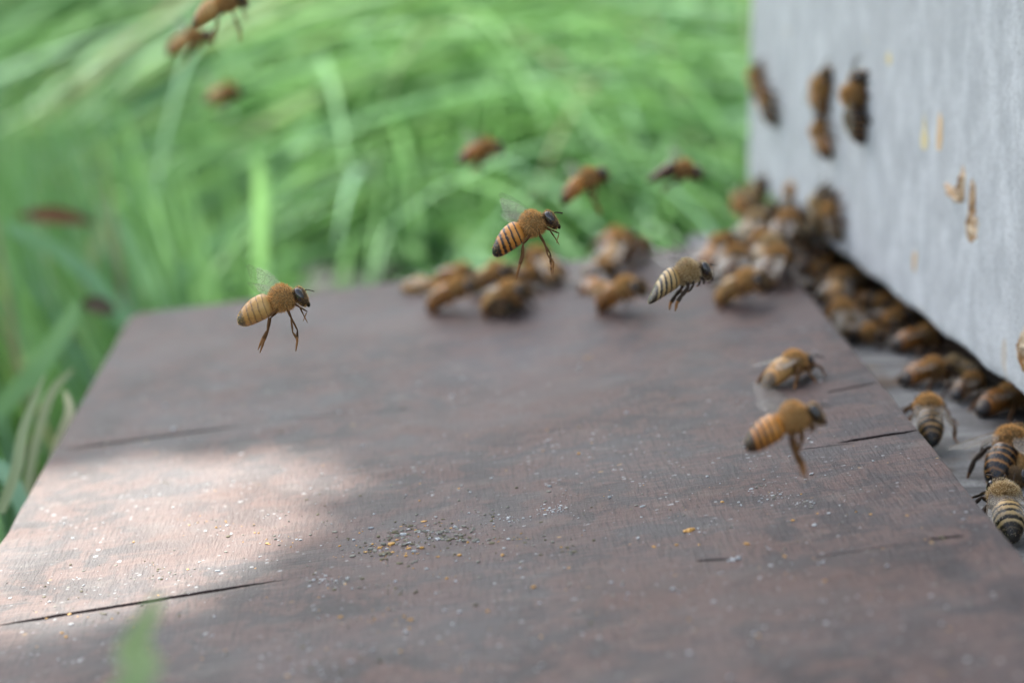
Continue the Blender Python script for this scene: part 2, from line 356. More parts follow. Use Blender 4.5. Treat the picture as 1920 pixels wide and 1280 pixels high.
def grass_mat(name='grass_blade', pale=0.0):
    n = NT(name)
    r = n.n('ShaderNodeAttribute', attribute_name='rnd').outputs['Fac']; t = n.n('ShaderNodeAttribute', attribute_name='tip').outputs['Fac']
    cr = n.n('ShaderNodeValToRGB', {0: r}); e = cr.color_ramp.elements
    stops = ((0, (.10, .25, .06)), (.3, (.17, .38, .10)), (.5, (.22, .43, .17)), (.68, (.28, .49, .36)), (.80, (.26, .46, .09)), (.92, (.37, .47, .25)), (.965, (.62, .56, .38)), (1, (.24, .13, .08)))
    e[0].position, e[0].color = 0, (*stops[0][1], 1); e[1].position, e[1].color = 1, (*stops[-1][1], 1)
    for p, c in stops[1:-1]:
        el = e.new(p); el.color = (*c, 1)
    cs = n.n('ShaderNodeHueSaturation', {'Saturation': 1.0, 'Value': 1.0, 'Color': cr.outputs[0]}).outputs[0]
    c = n.mix(n.math('MULTIPLY', t, .15), cs, (.20, .30, .12))
    d = n.n('ShaderNodeBsdfDiffuse', {0: c}); tr = n.n('ShaderNodeBsdfTranslucent', {0: n.mix(.5, c, (.16, .30, .10), 'MIX')})
    g = n.n('ShaderNodeBsdfGlossy', {0: (.6, .8, .7), 'Roughness': .45})
    m1 = n.n('ShaderNodeMixShader', {0: .5, 1: d.outputs[0], 2: tr.outputs[0]}); m2 = n.n('ShaderNodeMixShader', {0: .03, 1: m1.outputs[0], 2: g.outputs[0]})
    return n.done(m2.outputs[0])
M_GRASS = grass_mat()
def in_hive(x, y):
    # footprint of hive + board with margin
    p = np.stack([x-H0.x, y-H0.y], 1); a = p@np.array([uh.x, uh.y]); b = p@np.array([nh.x, nh.y])
    h = (a < FAR_H+.05) & (b < .05) & (b > -.5)
    q = np.stack([x-B0.x, y-B0.y], 1); s = q@np.array([ub.x, ub.y]); t = q@np.array([vb.x, vb.y])
    return h | ((s < max(SL, SR)+.02) & (t > TL-.012) & (t < .3) & (s > -.2))
# bank: long soft blades combed over to the right, steeper towards the hive
N = 44000
y = .76 + (rng.random(N)**1.25)*2.3; x = (rng.random(N)*2-1.15)*(.27*y+.42)
SLC = hit(665, 450, Vector((0, 0, .10)), Z3)
keep = ~in_hive(x, y) & ~((np.abs(x-SLC.x+.10) < .24) & (y < SLC.y+.10) & (rng.random(N) < .55)); x, y = x[keep], y[keep]; n_ = len(x)
roots = np.stack([x, y, gh(x, y)], 1)
th = np.radians(np.interp(x, [-.50, -.30, -.22, -.12, .0, .3], [-62, -45, 8, 52, 70, 79]) + rng.normal(0, 15, n_) + 8*np.sin(y*6))
lift = np.abs(rng.normal(.30, .16, n_))
lean = np.stack([np.cos(th), -np.sin(th)*.92, -np.sin(th)*.30 + lift + .10], 1)
L = np.where(rng.random(n_) < .75, rng.uniform(.26, .52, n_), rng.uniform(.10, .22, n_))*np.clip((y-.45)/.75, .35, 1.0)
cols = np.clip(rng.normal(.46, .22, n_) + .12*np.sin(x*11+y*5), 0, .97)
me = blades_mesh('grass', roots, lean, L, rng.uniform(.0016, .0040, n_), rng.uniform(.5, 1.3, n_), 9, cols)
tag(link('meadow_grass', me, (M_GRASS,)), 'long soft green grass combed to the right over the bank behind the board', 'grass', kind='stuff')
# near left: blades of mixed direction, pale stems, round the left edge of the board
N = 6500
y = .30 + rng.random(N)*.65; x = -(.075+.02*0) - .05*rng.random(N) - (rng.random(N)**1.2)*.34
keep = ~in_hive(x, y); x, y = x[keep], y[keep]; n_ = len(x)
roots = np.stack([x, y, np.zeros(n_)], 1)
lean = np.stack([rng.normal(-.03, .38, n_), rng.normal(.1, .4, n_), 1.1+rng.random(n_)*.5], 1)
edge = x > -.17; lean[edge, 0] = -np.abs(lean[edge, 0])*.5-.12
lean[:, 0] = np.where(x > -.40, np.minimum(lean[:, 0], -.04), lean[:, 0])
L = rng.uniform(.06, .20, n_)
cols = np.clip(rng.normal(.36, .30, n_), 0, .99)
me = blades_mesh('grass', roots, lean, L, rng.uniform(.0013, .0034, n_), rng.uniform(.3, 1.8, n_), 7, cols)
tag(link('lawn_grass', me, (M_GRASS,)), 'tangled green and straw coloured grass along the left edge of the board', 'grass', kind='stuff')

def ribbon(name, pts, width, rnd, label, group=None):
    """one distinct blade through world points"""
    P = [Vector(p) for p in pts]; out = []
    for i in range(len(P)-1):                 # catmull rom
        p0, p1, p2, p3 = P[max(i-1, 0)], P[i], P[i+1], P[min(i+2, len(P)-1)]
        for k in range(6):
            t = k/6; out.append(.5*((2*p1)+(p2-p0)*t+(2*p0-5*p1+4*p2-p3)*t*t+(3*p1-p0-3*p2+p3)*t**3))
    out.append(P[-1]); V, Fc = [], []; n = len(out)
    for i, p in enumerate(out):
        d = (out[min(i+1, n-1)]-out[max(i-1, 0)]).normalized(); s = d.cross((p-CAM).normalized()).normalized()
        nrm = s.cross(d); f = i/(n-1); w = width*(.8+.2*math.sin(f*3.1))*(1-f**5)+.0002
        V += [p-s*w/2, p+nrm*w*.14, p+s*w/2]
    for i in range(n-1): a = i*3; Fc += [(a, a+1, a+4, a+3), (a+1, a+2, a+5, a+4)]
    me = npmesh(name, V, Fc)
    at_ = me.attributes.new('rnd', 'FLOAT', 'POINT'); at_.data.foreach_set('value', [rnd]*len(V))
    at2 = me.attributes.new('tip', 'FLOAT', 'POINT'); at2.data.foreach_set('value', [i//3/n for i in range(len(V))])
    o = link(name, me, (M_GRASS,), smooth=True); return tag(o, label, 'grass blade', group, 'thing')
GB = 'single grass blades that stand out'
ribbon('long_grass', [(-.135, .13, 0), (-.115, .17, .09), (-.085, .20, .145), at(205, 1340, .235), at(238, 1230, .245), at(282, 1150, .256), at(300, 1112, .262)], .0030, .90, 'blurred yellow green grass blade hanging over the near board corner by the long crack')
ribbon('long_grass', [at(330, 620, .88), at(285, 540, .86), at(235, 440, .83), at(180, 370, .82)], .0065, .62, 'wide pale green blade leaning up to the left behind the board corner', GB)
ribbon('long_grass', [at(488, 560, .88), at(488, 440, .86), at(487, 330, .84), at(478, 270, .84)], .0045, .45, 'upright bluish green blade beside the grey slab', GB)
ribbon('long_grass', [at(300, 575, .90), at(385, 470, .92), at(470, 400, .95), at(560, 330, .98)], .0055, .55, 'slanting green blade rising to the right past the upright blade', GB)
ribbon('long_grass', [at(130, 560, .95), at(215, 420, .93), at(330, 320, .95), at(470, 250, 1.0)], .0060, .50, 'long bent green blade arching above the wide pale blade', GB)
ribbon('long_grass', [at(150, 640, .80), at(165, 520, .80), at(195, 400, .80)], .0045, .935, 'straw coloured stem between the brown leaf and the wide pale blade', GB)
ribbon('long_grass', [at(-30, 800, .62), at(60, 700, .62), at(125, 610, .62), at(145, 560, .62)], .0052, .74, 'bright green blade low at the left, pointing up towards the board corner', GB)
ribbon('long_grass', [at(260, 640, .72), at(170, 520, .72), at(60, 445, .72), at(-40, 410, .72)], .0050, .60, 'curved green blade running up left below the brown leaf', GB)
ribbon('long_grass', [at(40, 1000, .52), at(60, 860, .53), at(95, 740, .54), at(140, 690, .56)], .0020, .945, 'dry cream coloured blade against the left edge of the board', GB)
ribbon('long_grass', [at(60, 1000, .50), at(20, 900, .51), at(-30, 850, .52)], .0035, .63, 'short blade bending left beside the sunlit patch of board', GB)

ribbon('long_grass', [at(90, 900, .50), at(110, 830, .51), at(130, 770, .52), at(120, 730, .53)], .0022, .955, 'broad pale dry blade standing right against the board edge above the sunlit patch', GB)
ribbon('long_grass', [at(0, 960, .48), at(30, 880, .49), at(45, 800, .50), at(85, 700, .52)], .0022, .93, 'thin dry blade between the cream blade and the left photo edge', GB)
# fallen leaves and the grey slab in the grass
def leaf_thing(name, c, right, up, L, Wd, m, label, cat):
    V, Fc = [], []; nx, ny = 10, 6
    nrm = right.cross(up).normalized()
    for th in (0, 1):
        for i in range(nx+1):
            f = i/nx; w = Wd*math.sin(math.pi*min(max(f, .01), .99))**.7
            for j in range(ny+1):
                g = j/ny*2-1; V.append(c + right*(f-.5)*L + up*g*w/2 + nrm*(.12*L*math.sin(f*3.2)+.25*Wd*g*g + th*.0004))
    st = (nx+1)*(ny+1)
    for th in (0, 1):
        for i in range(nx):
            for j in range(ny):
                a = th*st+i*(ny+1)+j; Fc.append((a, a+1, a+ny+2, a+ny+1))
    return tag(link(name, npmesh(name, V, Fc), (m,), smooth=True), label, cat)
M_DEAD = plain('dead_leaf_red_brown', (.20, .075, .035), .8); M_DEAD2 = plain('dead_leaf_brown', (.11, .08, .05), .8)
leaf_thing('dead_leaf', at(105, 415, .74), (RT+UP*-.08).normalized(), Vector((0, .6, .8)).normalized(), .024, .0055, M_DEAD, 'reddish brown dead leaf caught in the grass at the far left', 'dead leaf')
leaf_thing('dead_leaf', at(185, 582, .66), (RT+UP*-.2).normalized(), Vector((0, .7, .7)).normalized(), .010, .006, M_DEAD2, 'small dull brown dead leaf in the grass by the board corner', 'dead leaf')
def slab():
    bm = bmesh.new(); c = hit(665, 450, Vector((0, 0, .10)), Z3)
    a = hit(520, 430, Vector((0, 0, .10)), Z3); b = hit(810, 430, Vector((0, 0, .10)), Z3); w = (b-a).length
    bmesh.ops.create_cube(bm, size=1)
    for v in bm.verts: v.co = Vector((v.co.x*w, v.co.y*.22, v.co.z*.09))
    bmesh.ops.bevel(bm, geom=list(bm.edges), offset=.01, segments=3, affect='EDGES')
    bmesh.ops.subdivide_edges(bm, edges=list(bm.edges), cuts=2, use_grid_fill=True)
    for v in bm.verts: v.co += Vector([random.gauss(0, .0015) for _ in range(3)])
    me = bpy.data.meshes.new('stone_slab'); bm.to_mesh(me); bm.free()
    n = NT('grey_stone'); tc = n.n('ShaderNodeTexCoord').outputs['Object']; a1 = n.noise(tc, 30, 6, .7)
    c1 = n.mix(a1, (.018, .022, .020), (.040, .046, .043)); m = n.done(n.bsdf(Base_Color=c1, Roughness=.9, Normal=n.bump(a1, .6, .003)).outputs[0])
    o = link('stone_slab', me, (m,), mat=Matrix.Translation((c.x, c.y+.02, .034)) @ Matrix.Rotation(R(-8), 4, 'Z'), smooth=True)
    tag(o, 'flat grey stone slab half covered by grass behind the board', 'stone')
slab()

# ------------------------------------------------------------------ unseen tree, crown shaped to shade the hive and leave a sun gap
def lathe_tube(P, Rr, ns=8):
    V, Fc = [], []; n = len(P); prev = None
    for i, p in enumerate(P):
        d = (P[min(i+1, n-1)]-P[max(i-1, 0)]).normalized()
        s = d.cross(prev if prev is not None else Vector((.31, .2, .93))).normalized() if prev is None or True else None
        s = d.orthogonal().normalized() if s.length < .1 else s
        if prev is None: prev = Vector((.31, .2, .93))
        t = d.cross(s)
        for k in range(ns): a = 2*math.pi*k/ns; V.append(p + (s*math.cos(a)+t*math.sin(a))*Rr[i])
    for i in range(n-1):
        for k in range(ns): Fc.append((i*ns+k, i*ns+(k+1) % ns, (i+1)*ns+(k+1) % ns, (i+1)*ns+k))
    Fc.append(tuple(range(ns))[::-1]); Fc.append(tuple((n-1)*ns+k for k in range(ns)))
    return V, Fc
def pip(p, poly):
    x, y = p; c = False
    for i in range(len(poly)):
        (x1, y1), (x2, y2) = poly[i], poly[i-1]
        if (y1 > y) != (y2 > y) and x < (x2-x1)*(y-y1)/(y2-y1)+x1: c = not c
    return c
PATCH = [board_st(*p) for p in ((60, 932), (170, 905), (260, 898), (350, 904), (410, 918), (450, 935), (420, 955), (370, 972), (350, 992), (370, 1012), (400, 1030), (330, 1058), (220, 1090), (-40, 1150), (-200, 1160), (-120, 1060), (60, 1000), (30, 950))]
def shadow_in(c, m=.02):
    q = c - SUNV*((c-B0).dot(nb)/SUNV.dot(nb)) - B0; st = (q.dot(vb), q.dot(ub))
    return any(pip((st[0]+m*math.cos(a*.785), st[1]+m*math.sin(a*.785)), PATCH) for a in range(8))
def tree():
    AX = B0 + ub*.42 + SUNV*1.5               # centre of the crown, above and to the sunny side of the hive
    base = Vector((AX.x-.75, AX.y+.15, 0)); tr_ = empty('unseen_shade_tree', Matrix.Translation(base))
    tag(tr_, 'unseen leafy tree, crown shaped to shade the hive and let a sun patch through', 'tree')
    bark = plain('tree_bark', (.12, .09, .06), .9)
    P = [base, base+Vector((.02, -.01, .5)), base+Vector((.08, -.02, 1.0)), AX+Vector((-.5, .12, .05)), AX+Vector((-.2, .1, .35)), AX+Vector((.3, -.05, .45))]
    V, Fc = lathe_tube([p-base for p in P], [.07, .06, .05, .035, .02, .006]); nv = len(V)
    for k in range(16):
        q0 = P[3].lerp(P[5], random.random()); q2 = AX + Vector((random.uniform(-.3, .4), random.uniform(-.4, .4), random.uniform(-.3, .4))); q1 = q0.lerp(q2, .5)+Vector((0, 0, .08))
        if any(shadow_in(q0.lerp(q1, t/6)) or shadow_in(q1.lerp(q2, t/6)) for t in range(7)): continue
        v, f = lathe_tube([q0-base, q1-base, q2-base], [.012, .007, .002], 6); o_ = len(V); V += v; Fc += [tuple(i+o_ for i in ff) for ff in f]
    link('trunk', npmesh('trunk', V, Fc), (bark,), tr_, Matrix(), True)
    # leaves
    V, Fc = [], []
    def leaf(c, L):
        d = Vector([random.gauss(0, 1) for _ in range(3)]).normalized(); s = d.orthogonal().normalized()
        nrm_ = (SUNV + Vector([random.gauss(0, .45) for _ in range(3)])).normalized()
        d = (d - nrm_*d.dot(nrm_)).normalized(); s = nrm_.cross(d)
        o_ = len(V); w = L*.31; n3 = nrm_*L*.06
        for (a, b, h) in ((-.5, 0, 0), (-.2, -.85, 1), (.15, -.9, 1), (.5, 0, -1), (.15, .9, 1), (-.2, .85, 1), (-.18, 0, 0), (.15, 0, 0)):
            V.append(c + d*a*L + s*b*w + n3*h - base)
        Fc.extend([(o_, o_+1, o_+6), (o_+1, o_+2, o_+7, o_+6), (o_+2, o_+3, o_+7), (o_+3, o_+4, o_+7), (o_+4, o_+5, o_+6, o_+7), (o_+5, o_, o_+6)])
    cnt = 0
    while cnt < 5200:
        r = random.random()
        if r < .66:   # shade over the board
            g = B0 + vb*random.uniform(-.10, .16) + ub*random.uniform(.18, .80)
        elif r > .93:
            g = Vector((random.uniform(-.42, -.12), random.uniform(.3, 1.1), .1))
        else:
            g = H0 + uh*random.uniform(-.25, FAR_H+.06) + Z3*(random.uniform(ZH, ZH+.18)-H0.z) + nh*.0
        c = g + SUNV*random.uniform(1.15, 2.2)
        # where does this leaf's own shadow fall on the board plane
        q = c - SUNV*((c-B0).dot(nb)/SUNV.dot(nb)) - B0; st = (q.dot(vb), q.dot(ub))
        L = random.uniform(.035, .06)
        ok = True
        for da in range(8):
            m = .016 + L*.42
            if pip((st[0]+m*math.cos(da*.785), st[1]+m*math.sin(da*.785)), PATCH): ok = False; break
        if not ok: continue
        leaf(c, L); cnt += 1
    me = npmesh('crown', V, Fc)
    n = NT('tree_leaf'); oi = n.n('ShaderNodeTexCoord').outputs['Object']; a = n.noise(oi, 9, 2)
    c = n.mix(a, (.03, .075, .02), (.07, .14, .03)); d = n.n('ShaderNodeBsdfDiffuse', {0: c}); t = n.n('ShaderNodeBsdfTranslucent', {0: (.10, .2, .03, 1)})
    m = n.done(n.n('ShaderNodeMixShader', {0: .25, 1: d.outputs[0], 2: t.outputs[0]}).outputs[0])
    link('crown', me, (m,), tr_, Matrix())
tree()

# ------------------------------------------------------------------ bees
def chitin(name, cfun, rough=.35, bands=True):
    n = NT(name); ax = n.n('ShaderNodeAttribute', attribute_name='ax').outputs['Fac']
    ob = n.n('ShaderNodeTexCoord').outputs['Object']; rnd = n.n('ShaderNodeObjectInfo').outputs['Random']
    nz = n.noise(ob, 1500, 3, .6)
    return n, ax, nz, rnd
def abdomen_mat(name, first, last, band, tipc, bw=.30, edge='rear', rough=.38):
    """six tergites: ax runs 0 at the tip to 1 at the waist"""
    n, ax, nz, rnd = chitin(name, None)
    axn = n.math('MULTIPLY_ADD', n.math('SUBTRACT', nz, .5), .09, ax)
    fr = n.math('FRACT', n.math('MULTIPLY', axn, 6.0))
    body = n.mix(n.step(axn, .15, .95), last, first)
    body = n.mix(n.math('MULTIPLY', nz, .4), body, tuple(v*.6 for v in first))
    if edge == 'rear':
        bwv = n.math('MULTIPLY_ADD', ax, -bw*1.1, bw*1.55)
        m = n.math('SUBTRACT', 1.0, n.step(n.math('SUBTRACT', fr, bwv), -.16, .16))
    else: m = n.step(fr, 1-bw-.05, 1-bw+.05)
    c = n.mix(m, body, band)
    c = n.mix(n.math('SUBTRACT', 1.0, n.step(axn, .12, .26)), c, tipc)
    h = n.math('ADD', n.math('MULTIPLY', fr, .8), nz)
    return n.done(n.bsdf(Base_Color=c, Roughness=rough, Specular_IOR_Level=.5, Normal=n.bump(h, .5, .0001)).outputs[0])
AB = {
 'orange': abdomen_mat('abdomen_orange', (.66, .28, .05), (.52, .19, .03), (.030, .016, .010), (.014, .012, .012), .44),
 'golden': abdomen_mat('abdomen_golden', (.62, .38, .13), (.50, .24, .06), (.24, .13, .05), (.07, .05, .03), .26),
 'striped': abdomen_mat('abdomen_striped', (.55, .36, .14), (.50, .38, .20), (.020, .014, .010), (.02, .015, .012), .46),
 'ringed': abdomen_mat('abdomen_ringed', (.030, .024, .018), (.014, .012, .011), (.42, .25, .10), (.012, .011, .012), .24, 'rear', .28),
 'dark': abdomen_mat('abdomen_dark', (.014, .013, .014), (.013, .013, .015), (.46, .21, .055), (.012, .011, .012), .16, 'rear', .26),
}
def fuzz_mat(name, c1, c2, rough=.9):
    n = NT(name); ob = n.n('ShaderNodeTexCoord').outputs['Object']; a = n.noise(ob, 2200, 4, .7); b = n.noise(ob, 420, 3)
    c = n.mix(a, c1, c2); c = n.mix(n.step(b, .55, .75), c, tuple(v*.5 for v in c1))
    return n.done(n.bsdf(Base_Color=c, Roughness=rough, Specular_IOR_Level=.15, Normal=n.bump(a, .9, .0002)).outputs[0])
M_THX = fuzz_mat('thorax_tan_fur', (.08, .045, .018), (.40, .26, .11)); M_THD = fuzz_mat('thorax_dark_fur', (.07, .045, .02), (.26, .16, .07))
M_HEAD = fuzz_mat('head_dark_brown', (.030, .020, .013), (.12, .075, .035), .6)
M_EYE = plain('bee_eye', (.010, .008, .009), .18, Specular_IOR_Level=.7, Coat_Weight=.4, Coat_Roughness=.1)
M_LEG = fuzz_mat('bee_leg_brown', (.060, .028, .010), (.20, .095, .035), .5); M_LEGD = fuzz_mat('bee_leg_dark', (.015, .012, .010), (.07, .045, .03), .45)
M_TARS = fuzz_mat('bee_foot_orange', (.18, .075, .025), (.36, .18, .07), .5)
def hair_mat(name, a, b):
    n = NT(name); r = n.n('ShaderNodeAttribute', attribute_name='rnd').outputs['Fac']; c = n.mix(r, a, b)
    d = n.n('ShaderNodeBsdfDiffuse', {0: c}); t = n.n('ShaderNodeBsdfTranslucent', {0: c})
    return n.done(n.n('ShaderNodeMixShader', {0: .45, 1: d.outputs[0], 2: t.outputs[0]}).outputs[0])
M_HAIR = hair_mat('bee_hair_golden', (.48, .23, .06), (.92, .62, .28)); M_HAIRP = hair_mat('bee_hair_pale', (.48, .34, .16), (.85, .74, .52))
def wing_mat(name, alpha):
    n = NT(name); tc = n.n('ShaderNodeTexCoord').outputs['UV']
    v = n.n('ShaderNodeTexVoronoi', {'Vector': n.vmul(tc, (4.2, 3.0, 1)), 'Scale': 1.0}, feature='DISTANCE_TO_EDGE').outputs[0]
    vein = n.math('SUBTRACT', 1.0, n.step(v, .015, .05))
    fac = n.math('ADD', alpha, n.math('MULTIPLY', vein, min(.45, alpha*2)))
    p = n.bsdf(Base_Color=n.mix(vein, (.55, .52, .46), (.10, .06, .03)), Roughness=.22, Specular_IOR_Level=.6)
    t = n.n('ShaderNodeBsdfTransparent')
    return n.done(n.n('ShaderNodeMixShader', {0: fac, 1: t.outputs[0], 2: p.outputs[0]}).outputs[0])
M_WING = wing_mat('wing_membrane', .20); M_WINGC = wing_mat('wing_membrane_clear', .13)

STN = [(-8.6, 2.1, .05, .05), (-8.4, 2.12, .75, .65), (-7.8, 2.25, 1.4, 1.25), (-6.8, 2.5, 1.92, 1.75), (-5.6, 2.8, 2.22, 2.05), (-4.4, 3.0, 2.32, 2.15), (-3.4, 3.1, 2.22, 2.1), (-2.8, 3.12, 1.95, 1.9), (-2.4, 3.12, 1.5, 1.5),
       (-2.1, 3.15, 1.28, 1.3), (-1.75, 3.22, 1.6, 1.62), (-1.2, 3.35, 2.05, 1.98), (-.2, 3.45, 2.35, 2.25), (.8, 3.36, 2.22, 2.12), (1.45, 3.2, 1.7, 1.7), (1.85, 3.05, 1.1, 1.15),
       (2.1, 2.95, 1.15, 1.2), (2.4, 2.8, 1.65, 1.5), (2.85, 2.65, 1.95, 1.8), (3.3, 2.5, 1.9, 1.85), (3.7, 2.35, 1.55, 1.6), (4.0, 2.2, .9, 1.0), (4.12, 2.1, .05, .05)]
def body_rings(bend, nsub=4):
    S_ = np.array(STN); out = []
    for i in range(len(S_)-1):
        p0, p1, p2, p3 = S_[max(i-1, 0)], S_[i], S_[i+1], S_[min(i+2, len(S_)-1)]
        for k in range(nsub):
            t = k/nsub; v = .5*((2*p1)+(p2-p0)*t+(2*p0-5*p1+4*p2-p3)*t*t+(3*p1-p0-3*p2+p3)*t**3); v[2:] = np.maximum(v[2:], .04); out.append((v, i+t))
    out.append((S_[-1], len(S_)-1)); res = []
    for v, t in out:
        x, z, ry, rz = v; ang = 0; axv = -1.0
        if x < -2.15:
            axv = (x+8.6)/6.3
            fr = (axv*6) % 1; k = 1+.022*(.5-fr) if .06 < axv < .93 else 1; ry, rz = ry*k, rz*k
            # curl downwards progressively
            steps = 12; cx, cz, a = -2.15, 3.06, 0.0
            dist = -2.15-x; a_end = bend*dist/6.4
            ox, oz = cx, cz
            for q in range(steps):
                a = a_end*(q+.5)/steps; ds = dist/steps; ox -= math.cos(a)*ds; oz -= math.sin(a)*ds
            zoff = z-3.06
            x2 = ox + math.sin(a_end)*zoff; z2 = oz + math.cos(a_end)*zoff
            x, z, ang = x2, z2, a_end
        res.append((x, z, ry, rz, ang, axv, t))
    return res
LEGS = {
 'walk': [([(1.2, .8, 2.0), (2.0, 2.3, 2.7), (3.0, 3.2, 1.5), (3.9, 3.6, .4), (4.6, 3.8, .08)], [.42, .36, .30, .17, .07]),
          ([(.1, 1.0, 1.8), (.2, 3.0, 2.9), (-.2, 4.3, 1.5), (-.6, 5.0, .4), (-1.0, 5.6, .08)], [.42, .38, .33, .18, .07]),
          ([(-1.0, 1.0, 1.9), (-2.0, 2.8, 3.1), (-4.2, 4.0, 1.9), (-5.4, 4.6, .5), (-6.3, 5.0, .08)], [.45, .42, .55, .30, .08])],
 'fly': [([(1.4, .8, 2.0), (2.3, 1.0, .9), (2.5, 1.0, -.4), (2.45, 1.0, -1.7)], [.38, .3, .26, .1]),
         ([(.1, .9, 1.7), (.35, 1.3, -.4), (.1, 1.4, -2.6), (-.2, 1.4, -4.4), (-.7, 1.4, -5.9)], [.40, .33, .34, .5, .14]),
         ([(-1.0, .9, 1.8), (-3.2, 1.7, .9), (-4.2, 1.9, -.9), (-5.8, 2.0, -2.9), (-6.6, 2.0, -3.9)], [.45, .36, .48, .55, .12])],
 'trail': [([(1.4, .8, 2.0), (2.2, 1.2, 1.2), (1.6, 1.3, .5), (1.0, 1.3, .3)], [.38, .3, .26, .1]),
          ([(.1, .9, 1.7), (.1, 1.5, .3), (-.9, 1.5, -.8), (-1.6, 1.4, -1.6)], [.40, .33, .28, .12]),
          ([(-1.0, .9, 1.8), (-1.6, 1.6, .6), (-1.9, 1.7, -1.6), (-1.9, 1.6, -4.0), (-2.3, 1.5, -5.6)], [.45, .40, .48, .42, .12])],
 'tuck': [([(1.4, .8, 2.0), (2.2, 1.2, 1.2), (1.6, 1.3, .4), (.9, 1.3, .5)], [.38, .3, .26, .1]),
          ([(.1, .9, 1.7), (-.2, 1.8, .8), (-1.2, 1.7, .1), (-2.2, 1.5, .2)], [.40, .33, .28, .12]),
          ([(-1.0, .9, 1.8), (-1.6, 1.8, .7), (-3.2, 2.0, -.2), (-4.6, 1.8, -1.6), (-5.2, 1.7, -2.4)], [.45, .42, .5, .42, .12])],
}
MM = .001
def tube(P, Rr, ns=8, sub=3, flat=1.0):
    P = [Vector(p) for p in P]; Q, RR = [], []
    for i in range(len(P)-1):
        for k in range(sub):
            t = k/sub; Q.append(P[i].lerp(P[i+1], t)); bulge = 1+.18*math.sin(math.pi*t); RR.append((Rr[i]*(1-t)+Rr[i+1]*t)*bulge*(.8 if k == 0 and i > 0 else 1))
    Q.append(P[-1]); RR.append(Rr[-1]); return lathe_tube(Q, RR, ns)
def build_body(pose, bend, dark):
    rings = body_rings(bend); ns = 26; V, Fc, mi, axs = [], [], [], []
    for (x, z, ry, rz, ang, axv, t) in rings:
        for k in range(ns):
            a = 2*math.pi*k/ns; cy, cz = math.cos(a)*ry, math.sin(a)*rz
            V.append((x + math.sin(ang)*cz, cy, z + math.cos(ang)*cz)); axs.append(axv)
    for i in range(len(rings)-1):
        x = rings[i][6]; m = 0 if x < 8.5 else (1 if x < 15 else 2)
        for k in range(ns): Fc.append((i*ns+k, i*ns+(k+1) % ns, (i+1)*ns+(k+1) % ns, (i+1)*ns+k)); mi.append(m)
    Fc.append(tuple(range(ns))[::-1]); mi.append(0); Fc.append(tuple((len(rings)-1)*ns+k for k in range(ns))); mi.append(2)
    hairsrc = list(zip(Fc, mi))
    def add(v, f, m):
        o_ = len(V); V.extend([tuple(p) for p in v]); Fc.extend([tuple(i+o_ for i in ff) for ff in f]); mi.extend([m]*len(f) if isinstance(m, int) else m); axs.extend([-1.0]*len(v))
    for s in (1, -1):                         # compound eyes: tall ovals hugging the sides of the head
        v, f = [], []; nu, nv = 10, 8
        for i in range(nu+1):
            th = math.pi*i/nu
            for j in range(nv):
                ph = 2*math.pi*j/nv; v.append((2.95 + .78*math.sin(th)*math.cos(ph)-.12*math.cos(th), s*(1.42 + .62*math.sin(th)*math.sin(ph)), 2.85 + 1.3*math.cos(th)))
        for i in range(nu):
            for j in range(nv): f.append((i*nv+j, i*nv+(j+1) % nv, (i+1)*nv+(j+1) % nv, (i+1)*nv+j))
        add(v, f, 3)
    v, f = tube([(3.5, .35, 1.7), (3.9, .2, .9), (3.7, .0, .5)], [.4, .3, .12], 6); add(v, f, 2)   # mandibles
    v, f = tube([(3.5, -.35, 1.7), (3.9, -.2, .9), (3.7, .0, .5)], [.4, .3, .12], 6); add(v, f, 2)
    lr = random.Random(11)
    for s in (1, -1):
        for (P, Rr) in LEGS[pose]:
            jit = lambda q, k: tuple(c + lr.gauss(0, .12*min(k, 2)) for c in q)
            P2 = [(p[0], p[1]*s, p[2]) for p in P]; P2 = [P2[0]] + [jit(q, k+1) if pose != 'walk' or q[2] > .2 else (q[0]+lr.gauss(0, .3), q[1]+lr.gauss(0, .3), q[2]) for k, q in enumerate(P2[1:])]
            v, f = tube(P2, [r*(.44 if pose == 'fly' else .75) for r in Rr], 8, 4); nseg = (len(f)-2)//8
            ms = [4 if (i//8) < nseg*.68 else 5 for i in range(len(f)-2)] + [4, 5]; add(v, f, ms)
    V = np.array(V)*MM
    me = npmesh('body', V, Fc, mi); me.polygons.foreach_set('use_smooth', [True]*len(Fc))
    a = me.attributes.new('ax', 'FLOAT', 'POINT'); a.data.foreach_set('value', axs)
    return me, hairsrc, V
